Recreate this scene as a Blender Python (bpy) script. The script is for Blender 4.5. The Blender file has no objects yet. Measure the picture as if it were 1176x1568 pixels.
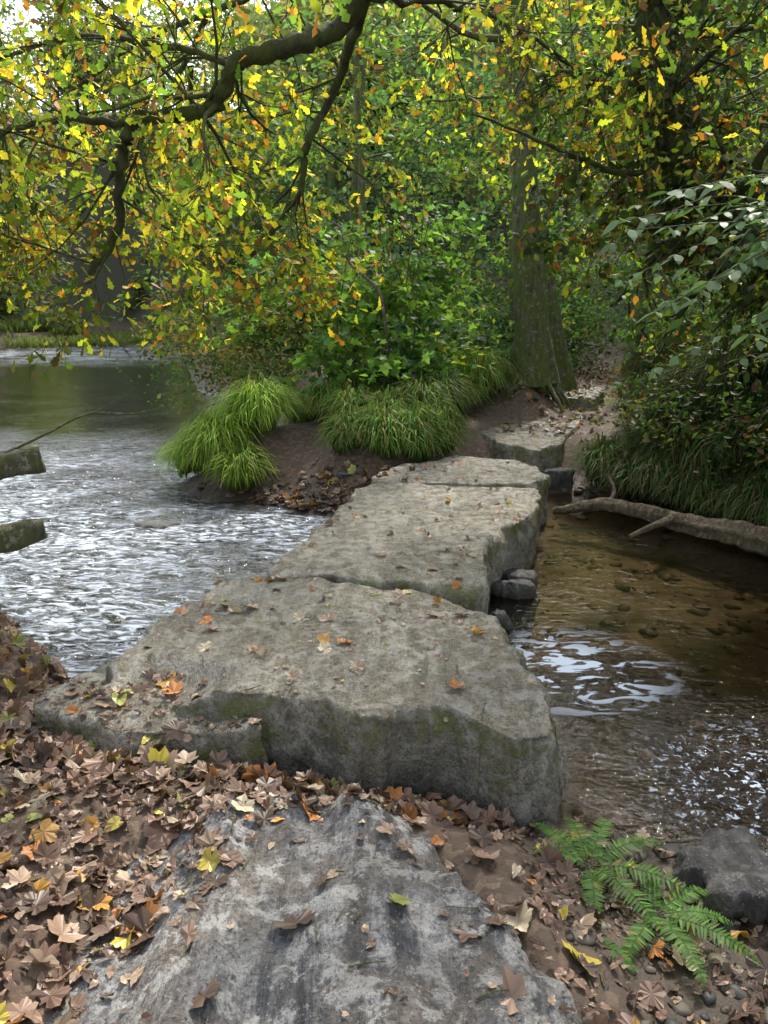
import bpy, math, random
import numpy as np
from mathutils import Vector, noise
from mathutils.bvhtree import BVHTree
R=np.random.default_rng(7); random.seed(7)
scene=bpy.context.scene
# ------------------------------------------------------------------ helpers
def link(o,parent=None):
    scene.collection.objects.link(o)
    if parent: o.parent=parent
    return o
def empty(name):
    o=bpy.data.objects.new(name,None); o.empty_display_size=.2; return link(o)
def mesh_obj(name,V,loops,sizes,mat,C=None,smooth=False,parent=None):
    V=np.asarray(V,np.float32); loops=np.asarray(loops,np.int32).ravel(); sizes=np.asarray(sizes,np.int32)
    me=bpy.data.meshes.new(name)
    me.vertices.add(len(V)); me.vertices.foreach_set('co',V.ravel())
    me.loops.add(len(loops)); me.loops.foreach_set('vertex_index',loops)
    me.polygons.add(len(sizes)); st=np.concatenate([[0],np.cumsum(sizes)[:-1]]).astype(np.int32)
    me.polygons.foreach_set('loop_start',st)
    me.update(calc_edges=True)
    me.polygons.foreach_set('use_smooth',np.full(len(sizes),smooth))
    if C is not None:
        C=np.asarray(C,np.float32)
        if C.shape[1]==3: C=np.hstack([C,np.ones((len(C),1),np.float32)])
        a=me.attributes.new('Col','FLOAT_COLOR','POINT'); a.data.foreach_set('color',C.ravel())
    me.materials.append(mat); me.update()
    return link(bpy.data.objects.new(name,me),parent)
def norm(a): return a/np.maximum(np.linalg.norm(a,axis=-1,keepdims=True),1e-9)
def ss(a,b,x):
    t=np.clip((x-a)/(b-a),0,1); return t*t*(3-2*t)
_H=np.random.default_rng(3).random((256,256))
def vn(x,y):
    xi=np.floor(x).astype(int); yi=np.floor(y).astype(int); fx=x-xi; fy=y-yi
    fx=fx*fx*(3-2*fx); fy=fy*fy*(3-2*fy)
    g=lambda i,j:_H[i%256,j%256]
    return (g(xi,yi)*(1-fx)+g(xi+1,yi)*fx)*(1-fy)+(g(xi,yi+1)*(1-fx)+g(xi+1,yi+1)*fx)*fy-.5
def fbm(x,y,o=4):
    r=0;a=1
    for i in range(o): r=r+a*vn(x+17*i,y+31*i); x=x*2.03;y=y*2.03;a*=.5
    return r
# ------------------------------------------------------------------ node helper
class NT:
    def __init__(s,name):
        s.m=bpy.data.materials.new(name); s.m.use_nodes=True; s.t=s.m.node_tree; s.t.nodes.clear()
        s.out=s.n('ShaderNodeOutputMaterial')
    def n(s,typ,ins=None,**kw):
        nd=s.t.nodes.new(typ)
        for k,v in kw.items(): setattr(nd,k,v)
        for k,v in (ins or {}).items(): s.set(nd,k,v)
        return nd
    def set(s,nd,k,v):
        if isinstance(v,bpy.types.NodeSocket): s.t.links.new(v,nd.inputs[k])
        else: nd.inputs[k].default_value=v
    def noise(s,vec,scale,detail=4,rough=.55,dist=0):
        return s.n('ShaderNodeTexNoise',{'Vector':vec,'Scale':scale,'Detail':detail,'Roughness':rough,'Distortion':dist}).outputs['Fac']
    def ramp(s,fac,stops):
        r=s.n('ShaderNodeValToRGB',{'Fac':fac}); e=r.color_ramp.elements
        while len(e)<len(stops): e.new(.5)
        for i,(p,c) in enumerate(stops):
            e[i].position=p; e[i].color=(c,c,c,1) if not hasattr(c,'__len__') else (*c,1)
        return r.outputs['Color']
    def mix(s,f,a,b,blend='MIX'):
        m=s.n('ShaderNodeMix',data_type='RGBA',blend_type=blend)
        for i,v in ((0,f),(6,a),(7,b)):
            if isinstance(v,bpy.types.NodeSocket): s.t.links.new(v,m.inputs[i])
            else: m.inputs[i].default_value=v if i==0 else (*v,1)
        return m.outputs[2]
    def math(s,op,a,b=0.0):
        m=s.n('ShaderNodeMath',{0:a,1:b},operation=op); return m.outputs[0]
    def mr(s,v,a,b): return s.n('ShaderNodeMapRange',{'Value':v,'From Min':a,'From Max':b}).outputs[0]
    def near(s,P,c,r):
        d=s.n('ShaderNodeVectorMath',{0:P,1:c},operation='DISTANCE').outputs['Value']; return s.mr(d,r,r*.3)
    def mapping(s,vec,scale=(1,1,1),rot=(0,0,0)):
        return s.n('ShaderNodeMapping',{'Vector':vec,'Scale':scale,'Rotation':rot}).outputs[0]
    def bump(s,h,strength,dist,normal=None):
        d={'Height':h,'Strength':strength,'Distance':dist}
        if normal is not None: d['Normal']=normal
        return s.n('ShaderNodeBump',d).outputs[0]
    def fin(s,sh): s.t.links.new(sh,s.out.inputs['Surface']); return s.m
def leaf_mat(name,trans=.4,rough=.5,spec=.3,tb=1.4,simple=False):
    t=NT(name); c=t.n('ShaderNodeAttribute',attribute_name='Col').outputs['Color']
    if simple: p=t.n('ShaderNodeBsdfDiffuse',{'Color':c})
    else: p=t.n('ShaderNodeBsdfPrincipled',{'Base Color':c,'Roughness':rough,'Specular IOR Level':spec})
    if trans<=0: return t.fin(p.outputs[0])
    tc=t.n('ShaderNodeMix',data_type='RGBA',blend_type='MULTIPLY'); tc.inputs[0].default_value=1
    t.t.links.new(c,tc.inputs[6]); tc.inputs[7].default_value=(tb,tb*1.05,tb*.6,1)
    tr=t.n('ShaderNodeBsdfTranslucent',{'Color':tc.outputs[2]})
    return t.fin(t.n('ShaderNodeMixShader',{0:trans,1:p.outputs[0],2:tr.outputs[0]}).outputs[0])
def rock_mat(name,c0,c1,c2,rot=0.3,streak=6,wet=.5,mossamt=.5,light=.5,stmix=.55,rlo=.34,rhi=.75,bs=.75,pale=(.46,.45,.40),tan=None):
    t=NT(name); g=t.n('ShaderNodeNewGeometry'); P=g.outputs['Position']; pz=t.n('ShaderNodeSeparateXYZ',{0:P}).outputs[2]
    att=t.n('ShaderNodeAttribute',attribute_name='Col').outputs['Color']
    st=t.noise(t.mapping(P,(streak*2.2,streak*.35,streak),(0,0,rot)),1.0,9,.68,.5)
    big=t.noise(P,2.0,6,.62,.6); fine=t.noise(P,42,7,.75); mid=t.noise(P,11,8,.70,.3); sm=t.noise(P,95,3,.6)
    col=t.ramp(big,[(.3,c0),(.5,c1),(.72,c2)])
    col=t.mix(stmix,col,t.ramp(st,[(.38,tuple(v*.35 for v in c0)),(.47,c1),(.57,tuple(v*1.4 for v in c2))]))
    if tan: col=t.mix(t.ramp(t.noise(P,3.1,6,.65,.4),[(.45,0.),(.6,.8)]),col,tan)
    col=t.mix(t.ramp(fine,[(.38,.7),(.54,0.)]),col,tuple(v*.4 for v in c0))
    col=t.mix(t.math('MULTIPLY',t.ramp(mid,[(.515,0.),(.58,1.)]),light),col,pale)
    col=t.mix(t.ramp(t.noise(P,1.3,5,.6,.5),[(.4,.4),(.55,0.)]),col,tuple(v*.5 for v in c0))
    col=t.mix(t.ramp(sm,[(.34,.65),(.46,0.)]),col,(.03,.028,.02))
    sp=t.n('ShaderNodeTexVoronoi',{'Vector':P,'Scale':48}).outputs['Distance']
    col=t.mix(t.ramp(sp,[(.07,.7),(.14,0.)]),col,(.48,.48,.42))
    mo=t.math('ADD',t.noise(P,6,8,.72),t.n('ShaderNodeSeparateColor',{0:att}).outputs[0])
    mf=t.math('MULTIPLY',t.mr(mo,.95,1.08),mossamt)
    col=t.mix(mf,col,t.mix(fine,(.035,.05,.008),(.19,.20,.035)))
    col=t.mix(t.math('MULTIPLY',t.mr(pz,.10,.0),.6),col,(.03,.027,.02))   # damp near the waterline
    h=t.math('ADD',t.math('MULTIPLY',st,1.1),t.math('ADD',t.math('MULTIPLY',mid,.9),t.math('MULTIPLY',fine,.5)))
    n=t.bump(h,bs,.035)
    r=t.math('SUBTRACT',t.ramp(mid,[(.35,rlo),(.65,rhi)]),t.math('MULTIPLY',wet,.1))
    p=t.n('ShaderNodeBsdfPrincipled',{'Base Color':col,'Roughness':r,'Normal':n,'Specular IOR Level':.6})
    return t.fin(p.outputs[0])
def bark_mat(name,c0,c1,moss=(.09,.11,.018),m=.5):
    t=NT(name); P=t.n('ShaderNodeNewGeometry').outputs['Position']
    a=t.noise(t.mapping(P,(22,22,5)),1,6,.65); b=t.noise(P,4,6,.7)
    col=t.mix(t.ramp(a,[(.35,0.),(.62,1.)]),c0,c1)
    col=t.mix(t.math('MULTIPLY',t.ramp(b,[(.38,0.),(.52,1.)]),m),col,t.mix(a,tuple(v*.5 for v in moss),tuple(v*1.35 for v in moss)))
    col=t.mix(t.ramp(t.noise(P,13,5,.7),[(.56,0.),(.62,.6)]),col,tuple(min(1,v*2.0) for v in c1))
    p=t.n('ShaderNodeBsdfPrincipled',{'Base Color':col,'Roughness':.85,'Normal':t.bump(a,1.0,.07)})
    return t.fin(p.outputs[0])
M_leaf=leaf_mat('leaf_foliage',.5,.5,.25,1.9); M_far=leaf_mat('far_foliage',.4,tb=1.6,simple=True)
M_dry=leaf_mat('dry_leaf',.12,.42,.45,1.0)
M_grass=leaf_mat('grass_blade',.32,.6,.15,1.4)
M_bark=bark_mat('mossy_bark',(.05,.045,.025),(.19,.17,.12),(.12,.165,.028),.9)
M_oakbark=bark_mat('oak_bark',(.012,.011,.009),(.035,.03,.024),(.09,.115,.012),.8)
M_pale=bark_mat('dead_wood',(.10,.085,.065),(.28,.24,.20),m=.2)
M_slab=rock_mat('slab_stone',(.155,.14,.10),(.265,.24,.182),(.39,.36,.29),1.35,5,1.2,.85,.6,.5,.24,.58,.9,(.50,.475,.41),(.29,.245,.16))
M_bed=rock_mat('bedrock_stone',(.095,.10,.11),(.185,.183,.18),(.36,.35,.335),.30,6,1.8,.3,.85,.8,.22,.55,.95,(.52,.51,.48),(.23,.19,.145))
M_dark=rock_mat('dark_stone',(.026,.024,.024),(.055,.05,.048),(.10,.092,.088),.3,5,.8,.2,.15)
M_peb=leaf_mat('pebble_stone',0,.5,.2)
# ------------------------------------------------------------------ terrain
LA=np.array([(-150,-60),(-150,97),(-70,88),(-45,73),(-26,61),(-19.5,52),(-21,44),(-27,37),(-17,20),(-9.5,12),(-4.5,7),(-2.3,4.6),(-1.6,3.7),(-.8,3.2),(0,2.85),(.35,2.75),(.75,2.7),(1.05,2.5),(1.35,2.15),(1.9,1.3),(3.6,-.6),(7,-6),(30,-60)],float)
LB=np.array([(-.3,7.5),(-1.0,7.9),(-1.8,8.3),(-2.4,9.0),(-2.3,10.2),(-1.3,11.4),(-1.6,14),(-3,18),(-5,21),(-8,32),(-12,50),(-14,61),(-24,74),(-45,87),(-70,103),(-150,125),(-150,160),(150,160),(150,-60),(40,-60),(12,-3),(7,1.8),(5.0,4.0),(4.0,6.0),(3.4,7.2),(2.8,8.1),(2.1,8.7),(1.3,8.5),(.6,7.8)],float)
def sdist(poly,x,y):
    d=np.full(x.shape,1e9); ins=np.zeros(x.shape,bool); n=len(poly)
    for i in range(n):
        ax,ay=poly[i]; bx,by=poly[(i+1)%n]; ex,ey=bx-ax,by-ay
        t=np.clip(((x-ax)*ex+(y-ay)*ey)/(ex*ex+ey*ey),0,1)
        d=np.minimum(d,np.hypot(x-ax-t*ex,y-ay-t*ey))
        if ay!=by:
            c=((ay>y)!=(by>y))&(x<(bx-ax)*(y-ay)/(by-ay)+ax); ins^=c
    return np.where(ins,d,-d)
def pathx(y): return np.interp(y,[6,9,11,14,18,30,60],[.6,1.7,2.7,3.5,4.6,8,14])
def height(x,y,full=False):
    x=np.asarray(x,float); y=np.asarray(y,float)
    w=.12*fbm(x*1.3,y*1.3,3)*ss(0,1,np.abs(y-2.7)+np.abs(x-.4))
    dA=sdist(LA,x,y)+w; dB=sdist(LB,x,y)+w
    bed_in=ss(-1.15,-.7,x)*ss(.35,.05,x-.45*(2.2-y))*ss(2.45,2.2,y)
    hA=.03+.15*ss(0,.4,dA)*ss(.9,.3,x)+.04*ss(0,.6,dA)-.13*bed_in*ss(0,.3,dA)+.6*ss(-1.75,-2.6,x)*ss(0,.6,dA)+.07*ss(-.6,-1.2,x)*ss(.3,.9,dA)+.35*ss(2,8,dA)+np.clip((dA-7)*.22,0,16)
    side=x-pathx(y)
    hB=.03+.42*ss(0,1.0,dB)+.035*np.clip(y-9,0,12)*ss(0,1,dB)
    hB=hB+ss(.6,3.2,side)*1.9*ss(0,1.6,dB)+.16*ss(-.5,-1.2,side)*ss(.3,1.2,dB)
    hB=hB+.45*np.exp(-((x-2.0)**2+(y-11.3)**2)/.35)+.15*np.exp(-((x+1.75)**2+(y-9.1)**2)/.3)-.2*np.exp(-((x+1.0)**2+(y-8.9)**2)/.25)
    hB=hB+np.clip((y-20)*.30,0,24)*ss(0,6,dB)+np.clip((x-7)*.35,0,16)
    dw=-np.maximum(dA,dB)
    bed=-.02-.22*ss(0,.7,dw)-.25*ss(1.2,4,dw)
    h=np.where(dA>0,hA,np.where(dB>0,hB,bed))
    h=h+.04*fbm(x*2,y*2,4)+.02*fbm(x*11,y*11,3)
    return (h,dA,dB) if full else h
nx,ny=430,470
u=np.linspace(-1,1,nx); gx=1+.80*np.sinh(5.5*u)
v=np.linspace(-.7,1,ny); gy=3+.95*np.sinh(5.6*v)
def grid(gx,gy):
    X,Y=np.meshgrid(gx,gy); idx=np.arange(X.size).reshape(X.shape)
    return X,Y,np.stack([idx[:-1,:-1],idx[:-1,1:],idx[1:,1:],idx[1:,:-1]],-1).reshape(-1,4)
X,Y,F=grid(gx,gy); Z=height(X,Y)
t=NT('ground_soil'); P=t.n('ShaderNodeNewGeometry').outputs['Position']; z=t.n('ShaderNodeSeparateXYZ',{0:P}).outputs[2]
vo=t.n('ShaderNodeTexVoronoi',{'Vector':P,'Scale':26.0,'Randomness':1.0}); vc=t.n('ShaderNodeSeparateColor',{0:vo.outputs['Color']})
soil=t.mix(t.noise(P,14,6,.7),(.045,.03,.02),(.13,.09,.06))
soil=t.mix(t.math('MULTIPLY',t.ramp(vc.outputs[0],[(.45,0.),(.6,1.)]),.7),soil,t.mix(vc.outputs[1],(.12,.07,.045),(.19,.14,.09)))
soil=t.mix(t.mr(z,.19,.06),soil,t.mix(t.noise(P,20,5,.7),(.02,.015,.01),(.075,.052,.032)))
v2=t.n('ShaderNodeTexVoronoi',{'Vector':P,'Scale':11.0}); c2=t.n('ShaderNodeSeparateColor',{0:v2.outputs['Color']})
peb=t.mix(c2.outputs[0],(.045,.035,.02),(.15,.125,.085)); peb=t.mix(t.ramp(v2.outputs['Distance'],[(.25,0.),(.6,.8)]),peb,(.03,.022,.014))
peb=t.mix(.5,peb,t.mix(t.noise(P,3,5),(.04,.03,.017),(.13,.10,.06)))
f=t.mr(z,-.05,.02)
col=t.mix(f,peb,soil)
col=t.mix(t.math('MULTIPLY',t.mr(z,.7,1.5),.85),col,t.mix(t.noise(P,5,6,.7),(.012,.02,.006),(.05,.06,.02)))
h=t.math('ADD',t.math('MULTIPLY',t.noise(P,30,6,.7),.6),t.math('MULTIPLY',v2.outputs['Distance'],-.5))
p=t.n('ShaderNodeBsdfPrincipled',{'Base Color':col,'Roughness':t.ramp(t.mr(z,.05,.2),[(0,.4),(1,.8)]),'Normal':t.bump(h,.7,.03)})
M_ground=t.fin(p.outputs[0])
mesh_obj('ground',np.stack([X,Y,Z],-1).reshape(-1,3),F,np.full(len(F),4),M_ground,smooth=True)
# ------------------------------------------------------------------ water (displaced sheet + fine ripples)
t=NT('river_water'); P=t.n('ShaderNodeNewGeometry').outputs['Position']; sx=t.n('ShaderNodeSeparateXYZ',{0:P})
left=t.mr(t.math('ADD',sx.outputs[0],t.math('MULTIPLY',sx.outputs[1],-.12)),-.1,-1.0)
calm=t.math('MULTIPLY',t.mr(sx.outputs[1],10.,14.),t.mr(sx.outputs[1],45.,28.))
g1=t.near(P,(1.12,4.15,0),.75); g2=t.near(P,(1.7,3.0,0),.9)
amp=t.math('ADD',.09,t.math('MULTIPLY',left,.75))
amp=t.math('ADD',amp,t.math('ADD',t.math('MULTIPLY',g1,.5),t.math('MULTIPLY',g2,.8)))
amp=t.math('MULTIPLY',amp,t.math('SUBTRACT',1.0,t.math('MULTIPLY',calm,.9)))
amp=t.math('MULTIPLY',amp,t.ramp(t.noise(P,.8,3),[(.3,.35),(.65,1.3)]))
w1=t.noise(t.mapping(P,(1,1.7,1),(0,0,.45)),6.0,3,.5,.8); w2=t.noise(t.mapping(P,(1,1.5,1),(0,0,.2)),19,3,.55,.6)
hh=t.math('ADD',w1,t.math('MULTIPLY',w2,.35))
n=t.bump(t.math('MULTIPLY',hh,amp),1.0,.09)
fr=t.n('ShaderNodeFresnel',{'IOR':1.34,'Normal':n}).outputs[0]
gl=t.n('ShaderNodeBsdfGlossy',{'Color':(1,1,1,1),'Roughness':.05,'Normal':n})
tr=t.n('ShaderNodeBsdfTransparent',{'Color':t.mix(left,(.68,.58,.42),(.34,.34,.26))})
frm=t.math('MULTIPLY',fr,t.math('ADD',1.15,t.math('MULTIPLY',left,.75)))
sh=t.n('ShaderNodeMixShader',{0:t.math('MINIMUM',frm,1.0),1:tr.outputs[0],2:gl.outputs[0]}).outputs[0]
# riffle foam, plus sky reflection and sun glitter painted as pale diffuse colour
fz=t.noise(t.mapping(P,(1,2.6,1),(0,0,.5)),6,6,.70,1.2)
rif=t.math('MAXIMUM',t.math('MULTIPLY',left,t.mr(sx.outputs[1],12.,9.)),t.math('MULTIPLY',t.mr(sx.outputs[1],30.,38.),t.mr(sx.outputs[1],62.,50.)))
foam_refl=t.math('MULTIPLY',t.math('MULTIPLY',t.ramp(fz,[(.48,0.),(.63,.95)]),rif),t.ramp(t.noise(P,.55,3),[(.40,.08),(.56,.95)]))  # aerated crests and painted sky reflection share this mask
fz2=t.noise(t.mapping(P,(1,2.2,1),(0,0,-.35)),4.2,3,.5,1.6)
sky_swirl=t.math('MULTIPLY',t.ramp(fz2,[(.53,0.),(.56,.95)]),t.near(P,(1.08,4.12,0),.66))  # white swirl painted in as sky reflection beside the slabs
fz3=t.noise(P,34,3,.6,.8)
sun_flecks=t.math('MULTIPLY',t.ramp(fz3,[(.58,0.),(.64,.95)]),t.near(P,(1.7,2.95,0),.7))  # painted sun glitter on the pool
foam_refl=t.math('MAXIMUM',foam_refl,t.math('MAXIMUM',sky_swirl,sun_flecks))
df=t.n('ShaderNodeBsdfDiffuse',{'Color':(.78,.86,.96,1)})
M_water=t.fin(t.n('ShaderNodeMixShader',{0:foam_refl,1:sh,2:df.outputs[0]}).outputs[0])
wx=np.concatenate([-8-np.linspace(1,0,22)[:-1]**3*141,np.arange(-8,5,.035),5+np.linspace(0,1,20)[1:]**3*144])
wy=np.concatenate([1-np.linspace(1,0,8)[:-1]**2*60,np.arange(1,13,.035),13+np.linspace(0,1,40)[1:]**3*146])
X,Y,F=grid(wx,wy)
gs=lambda cx,cy,r:np.exp(-((X-cx)**2+(Y-cy)**2)/r**2)
aL=ss(-.1,-1.2,X-.12*Y)*ss(14,10,Y); am=.08+.85*aL+.7*gs(1.15,4.1,.45)+.8*gs(1.75,3.0,.5); inb=ss(-8,-7.5,X)*ss(5,4.6,X)*ss(13,12.5,Y)*ss(1,1.4,Y)
Xr=X*.9+Y*.43; Yr=-X*.43+Y*.9
Z=inb*am*(.034*fbm(Xr*2.4,Yr*4.2,3)+.010*fbm(Xr*9,Yr*12,2))+.004*inb*fbm(X*1.5+9,Y*1.5,2)
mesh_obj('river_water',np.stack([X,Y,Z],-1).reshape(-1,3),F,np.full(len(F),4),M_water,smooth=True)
# ------------------------------------------------------------------ rocks
BV=[];BF=[];boff=0
def stone(name,outline,ztop,zbot,mat,seed=0,N=190,K=26,parent=None,tilt=(0,0),bev=.05,rough=.018,flare=.0,collect=True,side=.04,topf=None):
    global boff
    o=np.array(outline,float); n=len(o); seg=[]
    per=max(2,N//n)
    for i in range(n):
        p0,p1,p2,p3=o[i-1],o[i],o[(i+1)%n],o[(i+2)%n]
        for k in range(per):
            s=k/per; seg.append((p1*(1-s)+p2*s)*.6+.4*(.5*((2*p1)+(-p0+p2)*s+(2*p0-5*p1+4*p2-p3)*s*s+(-p0+3*p1-3*p2+p3)*s**3)))
    O=np.array(seg); c=O.mean(0); N=len(O)
    d=norm(O-c); dist=np.linalg.norm(O-c,axis=1,keepdims=True)
    jit=np.array([noise.fractal(Vector((p[0]*3,p[1]*3,seed)),.8,2.0,5) for p in O])[:,None]
    O=O+d*jit*.06
    rings=[]; tag=[]
    for s in np.linspace(0,1,K)**.85:
        rings.append(np.hstack([c+(O-c)*s*(1-bev/np.maximum(dist,.1)),np.zeros((N,1))])); tag.append(0 if s<.93 else .3)
    H=ztop-zbot
    for (off,dz,tg) in [(-.55,.006,.42),(-.25,.02,.5),(-.05,.045,.52),(.15,.09,.5),(.25,.16,.45),(.2,.22,.42),(.1,.28,.4),(0,.34,.35),(-.3,.42,.3),(-.7,.55,.2),(-1,.8,.1)]:
        if dz>H: break
        rings.append(np.hstack([O+d*(off*bev+flare*dz*3),np.full((N,1),-dz)])); tag.append(tg)
    rings.append(np.hstack([O-d*bev*2,np.full((N,1),-H)])); tag.append(0)
    V=np.vstack(rings); tg=np.repeat(tag,N)
    V[:,2]+=ztop+tilt[0]*(V[:,0]-c[0])+tilt[1]*(V[:,1]-c[1])
    if topf is not None: V[:,2]+=topf(V[:,0],V[:,1])
    for i in range(len(V)):
        p=Vector(V[i]); sd=Vector((seed*3.1,seed,0))
        a=noise.fractal(Vector((p.x*1.6,p.y*2.4,p.z*3))+sd,.9,2.1,5)
        b=noise.fractal(p*9+sd,.8,2.1,4)
        st=noise.noise(Vector((p.x*2,p.y*14,p.z*10))+sd)
        if i<N*K: V[i,2]+=a*rough+b*.008+st*.006
        else:
            q=d[i%N]; k=(a*.9+st*.35)*side+b*.028
            V[i,0]+=q[0]*k; V[i,1]+=q[1]*k; V[i,2]+=a*rough+b*.008
    nr=len(rings); id=np.arange(nr*N).reshape(nr,N); nxt=np.roll(id,-1,1)
    F=np.stack([id[:-1],id[1:],nxt[1:],nxt[:-1]],-1).reshape(-1,4)
    C=np.zeros((len(V),3)); C[:,0]=tg
    ob=mesh_obj(name,V,F,np.full(len(F),4),mat,C,True,parent)
    if collect:
        BV.extend([tuple(q) for q in V]); BF.extend([tuple(int(k)+boff for k in f) for f in F]); boff+=len(V)
    return ob
bridge=empty('stone_clapper_bridge')
S1=[(-1.20,3.08),(-.9,3.0),(-.45,2.93),(-.02,2.83),(.3,2.84),(.55,2.66),(.70,2.72),(.72,2.95),(.65,3.36),(.54,3.85),(.25,4.22),(-.3,4.36),(-.67,4.46),(-.98,4.38),(-1.12,4.0),(-1.2,3.6),(-1.27,3.3)]
stone('slab_near',S1,.45,-.12,M_slab,1,N=320,K=48,parent=bridge,bev=.05,rough=.022,side=.065,topf=lambda x,y:-.10*ss(.22,.0,(x+1.0)**2*2+(y-3.1)**2*3)-.05*ss(3.0,2.7,y)*ss(-.2,.5,x))
stone('slab_ledge',[(-1.62,3.25),(-1.5,3.02),(-1.2,2.90),(-.8,2.84),(-.5,2.85),(-.5,3.2),(-.9,3.4),(-1.4,3.42)],.33,-.1,M_slab,2,N=120,K=14,parent=bridge,bev=.05,rough=.05)
S2=[(-.74,4.5),(-.3,4.42),(.2,4.36),(.56,4.32),(.66,4.7),(.76,5.3),(1.1,5.8),(1.22,6.1),(1.36,6.6),(1.42,6.98),(.6,7.02),(-.14,7.1),(-.3,6.5),(-.47,5.75),(-.62,5.1)]
stone('slab_middle',S2,.455,-.15,M_slab,3,N=240,K=38,parent=bridge,bev=.04,rough=.020,side=.05)
stone('slab_far',[(-.1,7.16),(.6,7.1),(1.42,7.08),(1.6,7.5),(1.6,7.95),(1.2,8.4),(.83,8.6),(.3,8.1),(-.05,7.65)],.46,-.1,M_slab,4,N=120,K=20,parent=bridge,bev=.04,rough=.02)
stone('slab_landing',[(1.2,9.8),(1.4,9.1),(1.75,8.75),(2.1,9.1),(2.55,10.2),(2.9,11.2),(2.3,11.7),(1.75,11.0)],.56,.12,M_slab,5,N=120,K=18,parent=bridge,bev=.04,rough=.025,tilt=(0,.05))
stone('slab_step',[(2.75,11.9),(3.3,12.0),(3.75,13.4),(3.4,13.9),(2.95,13.2)],.76,.3,M_slab,6,N=90,K=12,parent=bridge,bev=.05,rough=.03)
for i,(x,y,r) in enumerate([(.92,5.35,.14),(1.02,5.55,.12),(1.5,8.5,.3),(1.95,8.9,.25),(.75,4.75,.1),(-.72,5.3,.14),(-.8,4.75,.12)]):
    a=np.linspace(0,6.283,9)[:-1]; rr=r*(1+.15*R.standard_normal(8))
    stone('pier_stone_%d'%(i+1),[(x+rr[k]*math.cos(a[k]),y+rr[k]*.8*math.sin(a[k])) for k in range(8)],.10 if i not in (2,3) else .24,-.45,M_dark,20+i,N=60,K=8,parent=bridge,bev=.06,rough=.03,collect=False)
def bedtop(x,y):
    q=x*.95+y*.32
    rid=.020*np.sin(q*15+2.2*np.sin(y*1.9+x))+.032*fbm(q*9,y*1.3,4)-.022*ss(.32,.5,np.abs(vn(q*5+3,y*.7))*2)
    return rid*ss(-1.25,-.5,x)-.10*ss(-.5,-1.15,x)
stone('bedrock_slab',[(-1.25,2.2),(-.8,2.46),(-.3,2.58),(.0,2.52),(.14,2.34),(.27,2.1),(.37,1.84),(.46,1.5),(.56,1.0),(.6,.3),(-.2,.1),(-1.0,.4),(-1.4,1.3)],.29,-.1,M_bed,8,N=360,K=90,bev=.05,rough=.035,side=.06,tilt=(.035,-.03),topf=bedtop)
stone('boulder',[(1.02,2.34),(1.09,2.18),(1.22,2.12),(1.36,2.2),(1.38,2.38),(1.24,2.46),(1.07,2.44)],.125,-.1,M_dark,9,N=110,K=16,bev=.07,rough=.09,side=.10)
stone('boulder',[(-2.45,7.3),(-2.3,7.15),(-2.1,7.17),(-1.95,7.3),(-2.1,7.38),(-2.35,7.4)],.03,-.3,M_dark,10,N=50,K=8,bev=.1,rough=.03,collect=False)
stone('boulder',[(-1.65,3.95),(-1.5,3.8),(-1.3,3.8),(-1.2,3.95),(-1.35,4.1),(-1.55,4.1)],.08,-.3,M_slab,11,N=50,K=8,bev=.1,rough=.04,collect=False)
bvh=BVHTree.FromPolygons(BV,BF)
def surf(x,y):
    h=float(height(np.array([x]),np.array([y]))[0]); hit=bvh.ray_cast(Vector((x,y,3)),Vector((0,0,-1)))
    nrm=Vector((0,0,1)); rock=False
    if hit[0] is not None and hit[0].z>h: h=hit[0].z; nrm=hit[1]; rock=True
    if nrm.z<0: nrm=-nrm
    return h,nrm,rock
import bmesh
bm=bmesh.new(); bmesh.ops.create_icosphere(bm,subdivisions=2,radius=1); tv=np.array([v.co[:] for v in bm.verts]); tf=np.array([[v.index for v in f.verts] for f in bm.faces]); bm.free()
def scatter_stones(name,xy,smin,smax,cols,mat,lift=.2):
    n=len(xy); hz=height(xy[:,0],xy[:,1]); s=smin*(smax/smin)**(R.random(n)**2.2)
    sc=np.stack([s*R.uniform(.8,1.4,n),s*R.uniform(.7,1.1,n),s*R.uniform(.3,.5,n)],-1)
    th=R.random(n)*6.283; V=tv[None]*sc[:,None,:]*(1+.22*np.sin(tv[None,:,[1,2,0]]*3+R.random((n,1,3))*6))
    c,sn=np.cos(th)[:,None],np.sin(th)[:,None]
    x=V[...,0]*c-V[...,1]*sn; y=V[...,0]*sn+V[...,1]*c
    V=np.stack([x+xy[:,0:1],y+xy[:,1:2],V[...,2]+(hz+s*lift)[:,None]],-1)
    C=cols[R.integers(0,len(cols),n)]*R.uniform(.6,1.3,(n,1)); C=np.repeat(C,len(tv),0)
    Fc=(tf[None]+np.arange(n)[:,None,None]*len(tv)).reshape(-1,3)
    return mesh_obj(name,V.reshape(-1,3),Fc,np.full(len(Fc),3),mat,C,True)
pc=np.array([(.08,.065,.042),(.12,.10,.07),(.055,.042,.028),(.17,.145,.11),(.08,.078,.07)])
xy=np.vstack([np.stack([R.uniform(.5,4.8,2000),R.uniform(2.3,8.8,2000)],-1),np.stack([R.uniform(-3,.2,400),R.uniform(3.6,8.8,400)],-1)])
scatter_stones('riverbed_stones',xy,.015,.085,pc,M_peb,-.12)
xy=np.vstack([np.stack([R.normal(-.85,.55,900),R.normal(7.8,.3,900)],-1),np.stack([R.uniform(.55,1.6,260),R.uniform(1.6,2.75,260)],-1)])
scatter_stones('shore_pebbles',xy,.010,.045,pc*.8,M_peb,.1)
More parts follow.
